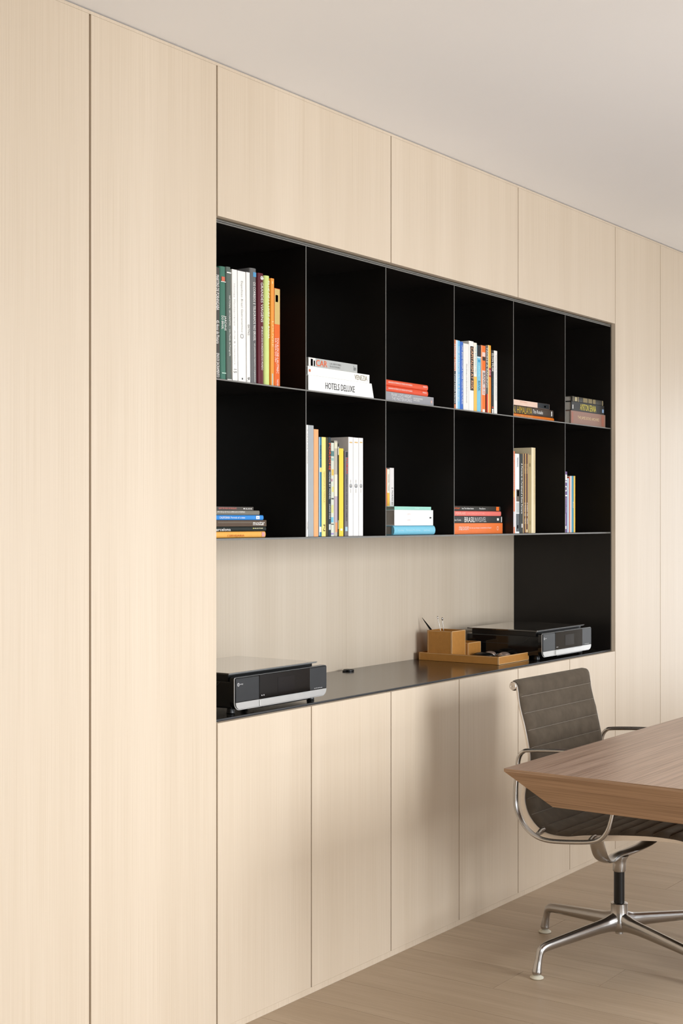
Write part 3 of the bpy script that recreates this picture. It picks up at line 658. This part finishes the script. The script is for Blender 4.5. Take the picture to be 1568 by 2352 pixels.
# ------------------------------------------------------------------ leather desk set
def open_box(name, x0, x1, y0, y1, z0, z1, t, label, cat, floor_t=.0035):
    root = empty(name, ((x0+x1)/2, (y0+y1)/2, z0)); tag(root, label, cat)
    def part(nm, bb, bev=.0008): at_root(bb.obj(nm, None, bevel=bev), root)
    for (a, b, c, d) in ((x0, x1, y0, y0+t), (x0, x1, y1-t, y1), (x0, x0+t, y0+t, y1-t), (x1-t, x1, y0+t, y1-t)):
        q = MB(); q.box(a, b, c, d, z0 + .0002, z1, LEATH); part('side', q)
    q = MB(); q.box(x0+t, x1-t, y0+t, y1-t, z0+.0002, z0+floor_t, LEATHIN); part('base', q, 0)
    # stitched pale edges along the visible corners and rims
    q = MB(); e = .0011
    for xx in (x0 + .001, x1 - .001):
        q.box(xx - e, xx + e, y0 - .0004, y0 + .001, z0 + .001, z1 - .0005, STITCH)
    q.box(x0 + .001, x1 - .001, y0 - .0004, y0 + .001, z1 - .0025, z1 - .0005, STITCH)
    q.box(x0 + .001, x1 - .001, y0 - .0004, y0 + .001, z0 + .0008, z0 + .0026, STITCH)
    for y in (y0 + .004, y1 - .004): q.box(x0 - .0004, x0 + .0008, y - .0007, y + .0007, z0 + .001, z1 - .001, STITCH)
    q.box(x0 - .0004, x0 + .0008, y0 + .003, y1 - .003, z1 - .0028, z1 - .0014, STITCH)
    part('stitched_edge', q, 0)
    return root
TZ = Z_CT + .0002
open_box('tray', 4.667, 4.907, .095, .444, TZ, TZ + .030, .005, 'low tan leather tray on the counter in front of the farther printer', 'tray')
TF = TZ + .0038
open_box('pen_holder', 4.6745, 4.7765, .3005, .410, TF, .9618, .0045, 'square tan leather pen holder, tall box at the left of the tray', 'pen holder')
open_box('paper_clip_box', 4.781, 4.878, .290, .392, TF, .9112, .0045, 'low tan leather box right of the pen holder in the tray', 'box')
# pens: all lean on the rim of the holder
def pen(p0, p1, rads, mat, label, name, tip=None):
    root = empty(name, p0); tag(root, label, name.replace('_', ' '))
    a = Vector(p0); d = Vector(p1) - a; n = len(rads)
    q = MB(); q.sweep([d * (k / (n-1)) for k in range(n)], [(r_, r_) for r_ in rads], (1, 0, 0), mat, n=12); q.obj('shaft', root, smooth=50)
    if tip: q = MB(); q.sweep([d * (1 - .01) + d.normalized() * s_ for s_ in (0, .003, .007, .0105, .013)], [(r_, r_ * .8) for r_ in (.0008, tip, tip * 1.25, tip, .0004)], (1, 0, 0), mat, n=12); q.obj('rounded_tip', root, smooth=60)
    return root
pen((4.705, .322, TF + .008), (4.705, .4525, 1.0065), [.002, .0042, .0046, .0046, .0044, .0030, .0007], GLOSSB, 'black pointed pen leaning to the left in the leather pen holder', 'pen')
pen((4.716, .350, TF + .006), (4.705, .3805, 1.0045), [.0011]*5, ALUB, 'thin metal stick with a small round tip, left of the two', 'metal_stick', .0022)
pen((4.722, .352, TF + .006), (4.708, .3625, 1.0000), [.0012]*5, ALUB, 'thin metal stick with a larger dark round tip, right of the two', 'metal_stick', .0034)
# glasses case and sunglasses in the tray
gc = empty('glasses_case', (4.802, .236, TF)); tag(gc, 'black oval glasses case in the leather tray', 'glasses case')
def ellipsoid(rx, ry, rz, m, n=20, k=10, half=False, c=(0, 0, 0)):
    q = MB(); vs = []; fs = []
    for i in range(k + 1):
        ph = (-PI/2 if not half else 0) + (PI if not half else PI/2) * i / k
        for j in range(n):
            a = 2*PI*j/n; vs.append((c[0] + rx*math.cos(ph)*math.cos(a), c[1] + ry*math.cos(ph)*math.sin(a), c[2] + rz*math.sin(ph)))
    for i in range(k):
        for j in range(n): fs.append((i*n+j, i*n+(j+1) % n, (i+1)*n+(j+1) % n, (i+1)*n+j))
    q.add(vs, fs, m); return q
gc.rotation_euler = (0, 0, .06)
ellipsoid(.026, .045, .013, BLACKP, half=False, c=(0, 0, .0135)).obj('lower_shell', gc, smooth=60)
q = MB(); q.sweep([(.0262*math.cos(2*PI*k/28), .0462*math.sin(2*PI*k/28), .0135) for k in range(28)], (.0007, .0007), (0, 0, 1), GLOSSB, n=6, closed=True); q.obj('seam', gc, smooth=60)
sg = empty('sunglasses', (4.870, .213, TF)); tag(sg, 'sunglasses with reflective brown lenses lying in the leather tray', 'sunglasses')
LENS = plain('mirror_lens', (.50, .38, .32), .12, metal=.35, coat=1)
RIM = plain('blue_grey_rim', (.60, .68, .74), .2, metal=.5)
for cy in (.030, -.032):
    ellipsoid(.020, .026, .014, LENS, half=True, c=(0, cy, .012)).obj('lens', sg, smooth=60)
    q = MB(); q.sweep([(.0205*math.cos(2*PI*k/28), cy + .0265*math.sin(2*PI*k/28), .0115) for k in range(28)], (.0017, .0017), (0, 0, 1), RIM, n=8, closed=True); q.obj('rim', sg, smooth=60)
q = MB(); q.sweep([(.004, .006, .012), (.009, 0, .016), (.004, -.008, .012)], (.0018, .0018), (0, 0, 1), RIM, n=8); q.obj('bridge', sg, smooth=60)
for s_ in (1, -1):
    q = MB(); q.sweep(cat_rom([(.019, s_*.050, .011), (.022, s_*.048, .006), (.020, s_*.010, .003), (.012, -s_*.045, .0025)], 5), (.0018, .0018), (0, 0, 1), RIM, n=8); q.obj('temple', sg, smooth=60)

# ------------------------------------------------------------------ table
tb = empty('table', (3.245, -.698, 0), rz=math.radians(-.77)); tag(tb, 'long walnut table with edges sloping inward underneath, in front of the chair', 'table')
LX, LY, TT, LIP, INS = 2.5, 1.12, .745, .0075, .0925
ZL = TT - LIP; ZU = .641
def quadpart(name, vs, fs, m, mm=None):
    q = MB()
    for f, mat in fs: q.add([vs[i] for i in f], [tuple(range(len(f)))], mat)
    return q
vs = [(0,0,TT),(LX,0,TT),(LX,-LY,TT),(0,-LY,TT),(0,0,ZL),(LX,0,ZL),(LX,-LY,ZL),(0,-LY,ZL),
      (INS,-INS,ZU),(LX-INS,-INS,ZU),(LX-INS,-LY+INS,ZU),(INS,-LY+INS,ZU)]
fs = [((0,1,2,3), TOPW), ((0,4,5,1), SIDEW2), ((1,5,6,2), SIDEW), ((2,6,7,3), SIDEW2), ((3,7,4,0), SIDEW),
      ((4,8,9,5), SIDEW2), ((5,9,10,6), SIDEW), ((6,10,11,7), SIDEW2), ((7,11,8,4), SIDEW), ((8,11,10,9), SIDEW)]
q = MB()
q.v = [tuple(v) for v in vs]
for f, mt_ in fs: q.f.append(f); q.m.append(q.mi(mt_))
q.obj('tabletop', tb)
for px in (.80, 1.75):
    q = MB(); q.box(px, px + .06, -LY + .30, -.62, .0005, ZU - .0005, SIDEW); q.obj('leg', tb, bevel=.003)
q = MB(); q.box(.861, 1.749, -LY + .42, -LY + .38 + .08, .30, .38, SIDEW2); q.obj('stretcher', tb, bevel=.002)

# ------------------------------------------------------------------ chair
ch = empty('office_chair', (4.185, -.600, 0), rz=math.radians(-1.8))
tag(ch, 'swivel armchair in ribbed brown suede with polished aluminium frame, pushed under the table', 'chair')
HW = .245
prof = [(.2465, .8795), (.236, .8775), (.2295, .868), (.2265, .852), (.219, .8045), (.201, .740), (.1865, .675), (.183, .643), (.188, .60), (.1985, .552), (.2015, .5115), (.1885, .4726),
        (.160, .4398), (.1185, .4215), (.058, .4205), (0, .431), (-.059, .4395), (-.134, .449), (-.210, .456), (-.265, .458), (-.307, .457), (-.345, .449), (-.372, .432), (-.385, .412)]
cp = cat_rom([(0, a, b) for a, b in prof], 12)
# arc length parametrisation
S = [0]
for a, b in zip(cp[:-1], cp[1:]): S.append(S[-1] + (b - a).length)
def along(s):
    s = max(0, min(S[-1] - 1e-6, s))
    import bisect
    i = max(0, bisect.bisect_right(S, s) - 1); f = (s - S[i]) / max(1e-9, S[i+1] - S[i])
    p = cp[i].lerp(cp[i+1], f)
    a = cp[max(0, i-2)]; b = cp[min(len(cp)-1, i+3)]; t = (b - a).normalized()
    return p, Vector((0, -t.z, t.y)).normalized()     # outward normal (away from the sitter)
RIB = .0535; OFF0 = .057
SL = [0, .004, .008, .014, .022, .032, .042, .050, .056, .0595]
s = OFF0
while s < S[-1] - .004:
    SL += [s + RIB * f for f in (0, .022, .06, .13, .25, .4, .55, .7, .83, .92, .972)]; s += RIB
SL = sorted(set(v for v in SL if v < S[-1] - .0005)) + [S[-1]]
NS = len(SL) - 1; NX = 26
q = MB(); grid = []
for side in (0, 1):
    rows = []
    for i in range(NS + 1):
        s = SL[i]; p, n = along(s)
        ph = ((s - OFF0) / RIB) % 1.0
        bulge = abs(math.sin(PI * ph)) ** .5
        if s < OFF0: bulge = .10 + .5 * math.sin(PI * s / OFF0) ** 1.0 if s > .03 else .12 + .3 * (s / .03)
        if abs(s - OFF0) < 1e-6: bulge = 0
        row = []
        for j in range(NX + 1):
            u = j / NX * 2 - 1; x = u * (HW - .004)
            edge = min(1, (1 - abs(u)) / .10); ef = math.sqrt(max(0, 1 - (1 - edge) ** 2))
            wr = .0006 * math.sin(37 * x + 5 * s * 9) * bulge
            if side == 0: off = -(.003 + ef * (.0088 * bulge + .0015) + wr)
            else: off = -.0005 + .0 * bulge
            row.append((x, p.y + n.y * off, p.z + n.z * off))
        rows.append(row)
    grid.append(rows)
vs = []; fs = []
for side in (0, 1):
    for row in grid[side]: vs += row
M = NX + 1; O2 = (NS + 1) * M
for i in range(NS):
    for j in range(NX):
        a = i*M + j; fs.append((a, a+1, a+M+1, a+M)); fs.append((O2+a, O2+a+M, O2+a+M+1, O2+a+1))
for i in range(NS):
    a = i*M; fs.append((a, a+M, O2+a+M, O2+a)); a = i*M + NX; fs.append((a, O2+a, O2+a+M, a+M))
for j in range(NX):
    a = j; fs.append((a, O2+a, O2+a+1, a+1)); a = NS*M + j; fs.append((a, a+1, O2+a+1, O2+a))
q.add(vs, fs, FABRIC); q.obj('sling', ch, smooth=75)
# pale seam threads in the grooves
q = MB(); s = OFF0
while s < S[-1]:
    p, n = along(s); pts = []
    for j in range(13):
        x = (j / 12 * 2 - 1) * (HW - .010); pts.append((x, p.y - n.y * .0052, p.z - n.z * .0052))
    q.sweep(pts, (.0006, .0006), (0, n.y, n.z), SEAM, n=5); s += RIB
q.obj('seams', ch)
# rolled ends
ROLL = Vector((0, .2435, .8665))
q = MB(); n = 26
q.lathe([(.0125, -HW + .002), (.0150, -HW + .006), (.0152, -HW*.5), (.0152, HW*.5), (.0150, HW - .006), (.0125, HW - .002)], ROLL, FABRIC, 28, axis=0); q.obj('top_roll', ch, smooth=50)
q = MB(); q.lathe([(.0135, -HW + .004), (.0155, -HW + .008), (.0155, HW - .008), (.0135, HW - .004)], (0, -.377, .404), FABRIC, 24, axis=0); q.obj('front_roll', ch, smooth=50)
for sx in (-1, 1):
    for (cy, cz, nm) in ((ROLL.y, ROLL.z, 'end_cap'), (-.377, .404, 'end_cap')):
        q = MB(); pr = [(.0118, HW - .003), (.0122, HW + .0015), (.0112, HW + .0030), (.0080, HW + .0030), (.0074, HW + .0012), (.0026, HW + .0012), (.0022, HW - .001), (.0005, HW - .001)]
        q.lathe([(r_, sx * h) for r_, h in pr], (0, cy, cz), ALUR, 26, axis=0); q.obj(nm, ch, smooth=35)
# side rails : lip along the sling and a deeper flange outside
def flange(s):
    f = s / S[-1]
    if f < .42: return .003 + .013 * (f / .42) ** 2.6
    if f < .62: return .017
    return .017 - .014 * ((f - .62) / .38)
for sx in (-1, 1):
    rail_root = MB(); NSr = 150; vs = []; fs = []
    for i in range(NSr + 1):
        s = S[-1] * i / NSr; p, n = along(s); wdt = flange(s)
        for (dx, off) in ((HW - .003, -.001), (HW + .0015, -.001), (HW + .0015, .0018), (HW + .0000, .0022), (HW + .0000, .0018 + wdt), (HW - .003, .0018 + wdt)):
            vs.append((sx * dx, p.y + n.y * off, p.z + n.z * off))
    for i in range(NSr):
        for k in range(6): fs.append((i*6+k, i*6+(k+1) % 6, (i+1)*6+(k+1) % 6, (i+1)*6+k))
    fs.append(tuple(range(6))); fs.append(tuple(NSr*6+k for k in range(6)))
    rail_root.add(vs, fs, ALUR); rail_root.obj('side_rail', ch, smooth=35)
# arms
arm = [(.060, .6880), (.163, .6790), (.184, .6725), (.1965, .6585), (.203, .6345), (.2085, .579), (.2105, .5465), (.2100, .5095), (.199, .474), (.175, .441),
       (.139, .4185), (.098, .411), (.039, .4146), (-.038, .4250), (-.0765, .438), (-.0985, .464), (-.109, .490), (-.117, .520), (-.126, .565), (-.133, .61), (-.134, .642), (-.124, .668), (-.100, .684), (-.045, .692)]
for sx in (-1, 1):
    loop = cat_rom([(sx * .285, a, b) for a, b in arm], 5, closed=True)
    rad = []
    for p in loop:
        top = max(0, min(1, (p.z - .60) / .08)); rad.append((.0095 + .002 * top, .0062 + .0006 * (1 - top)))
    q = MB(); q.sweep(loop, rad, (1, 0, 0), ALU, n=14, closed=True); q.obj('arm', ch, smooth=60)
    for (ly, lz) in ((.135, .4255), (-.040, .4265)):
        q = MB(); q.sweep([(sx * (HW - .002), ly, lz + .006), (sx * .262, ly, lz + .004), (sx * .280, ly, lz)], [(.007, .008), (.009, .010), (.009, .006)], (0, 1, 0), ALUB, n=12); q.obj('arm_bracket', ch, smooth=50)
# antler-shaped support under the seat
pts = [(-.239, -.040, .428), (-.228, -.040, .400), (-.204, -.037, .369), (-.162, -.028, .346), (-.105, -.014, .333), (-.04, -.002, .327), (.04, -.002, .327), (.105, -.014, .333), (.162, -.028, .346), (.204, -.037, .369), (.228, -.040, .400), (.239, -.040, .428)]
pp = cat_rom(pts, 4)
rad = [(.017 + .009 * min(1, abs(p.x) / .2), .0075 + .006 * max(0, 1 - abs(p.x) / .12)) for p in pp]
q = MB(); q.sweep(pp, rad, (0, 1, 0), ALUB, n=14); q.obj('seat_support', ch, smooth=50)
q = MB(); q.lathe([(.0195, .277), (.0205, .279), (.0205, .300), (.022, .312), (.030, .3255), (.030, .3265), (.004, .328)], (0, 0, 0), ALU, 28); q.obj('collar', ch, smooth=45)
q = MB(); q.lathe([(.0168, .168), (.0168, .2775)], (0, 0, 0), BLACKP, 28); q.obj('column', ch, smooth=45)
# hub and four legs
q = MB(); q.lathe([(.010, .086), (.0145, .087), (.028, .092), (.0355, .104), (.0340, .122), (.0285, .138), (.0262, .152), (.0262, .172), (.0268, .1765), (.0240, .1785), (.0172, .1785)], (0, 0, 0), ALU, 36); q.obj('hub', ch, smooth=45)
q = MB(); q.lathe([(.009, .079), (.012, .080), (.012, .087)], (0, 0, 0), ALUB, 20); q.obj('hub_screw', ch, smooth=45)
BASE = math.radians(69.0 + 1.8)
for k in range(4):
    a = BASE + k * PI / 2; d = Vector((math.cos(a), math.sin(a), 0)); lat = (-d.y, d.x, 0)
    st = [(.006, .1180, .022, .034), (.030, .1180, .0195, .0285), (.055, .1150, .0165, .0238), (.085, .1125, .0150, .0214), (.130, .1085, .0145, .0200), (.200, .1015, .0135, .0180), (.270, .0945, .0128, .0162), (.308, .0900, .0125, .0152), (.327, .0830, .0122, .0138),
          (.3345, .0700, .0112, .0112), (.3390, .0520, .0112, .0108), (.3435, .0320, .0135, .0130), (.3455, .0190, .0150, .0148), (.3460, .0125, .0130, .0130), (.3460, .0098, .0100, .0100)]
    pth = cat_rom([d * r_ + Vector((0, 0, z_)) for r_, z_, _, _ in st], 4)
    rr_ = []
    for i in range(len(st) - 1):
        for j in range(4):
            t = j / 4; rr_.append((st[i][2]*(1-t) + st[i+1][2]*t, st[i][3]*(1-t) + st[i+1][3]*t))
    rr_.append((st[-1][2], st[-1][3]))
    q = MB(); q.sweep(pth, rr_, lat, ALU, n=18); lg = q.obj('leg', ch, smooth=60)
    c = d * .346
    q = MB(); q.lathe([(.015, .0003), (.0205, .0015), (.021, .004), (.0165, .0065), (.010, .0105)], (c.x, c.y, 0), CREAM, 26); q.obj('glide', lg, smooth=40)
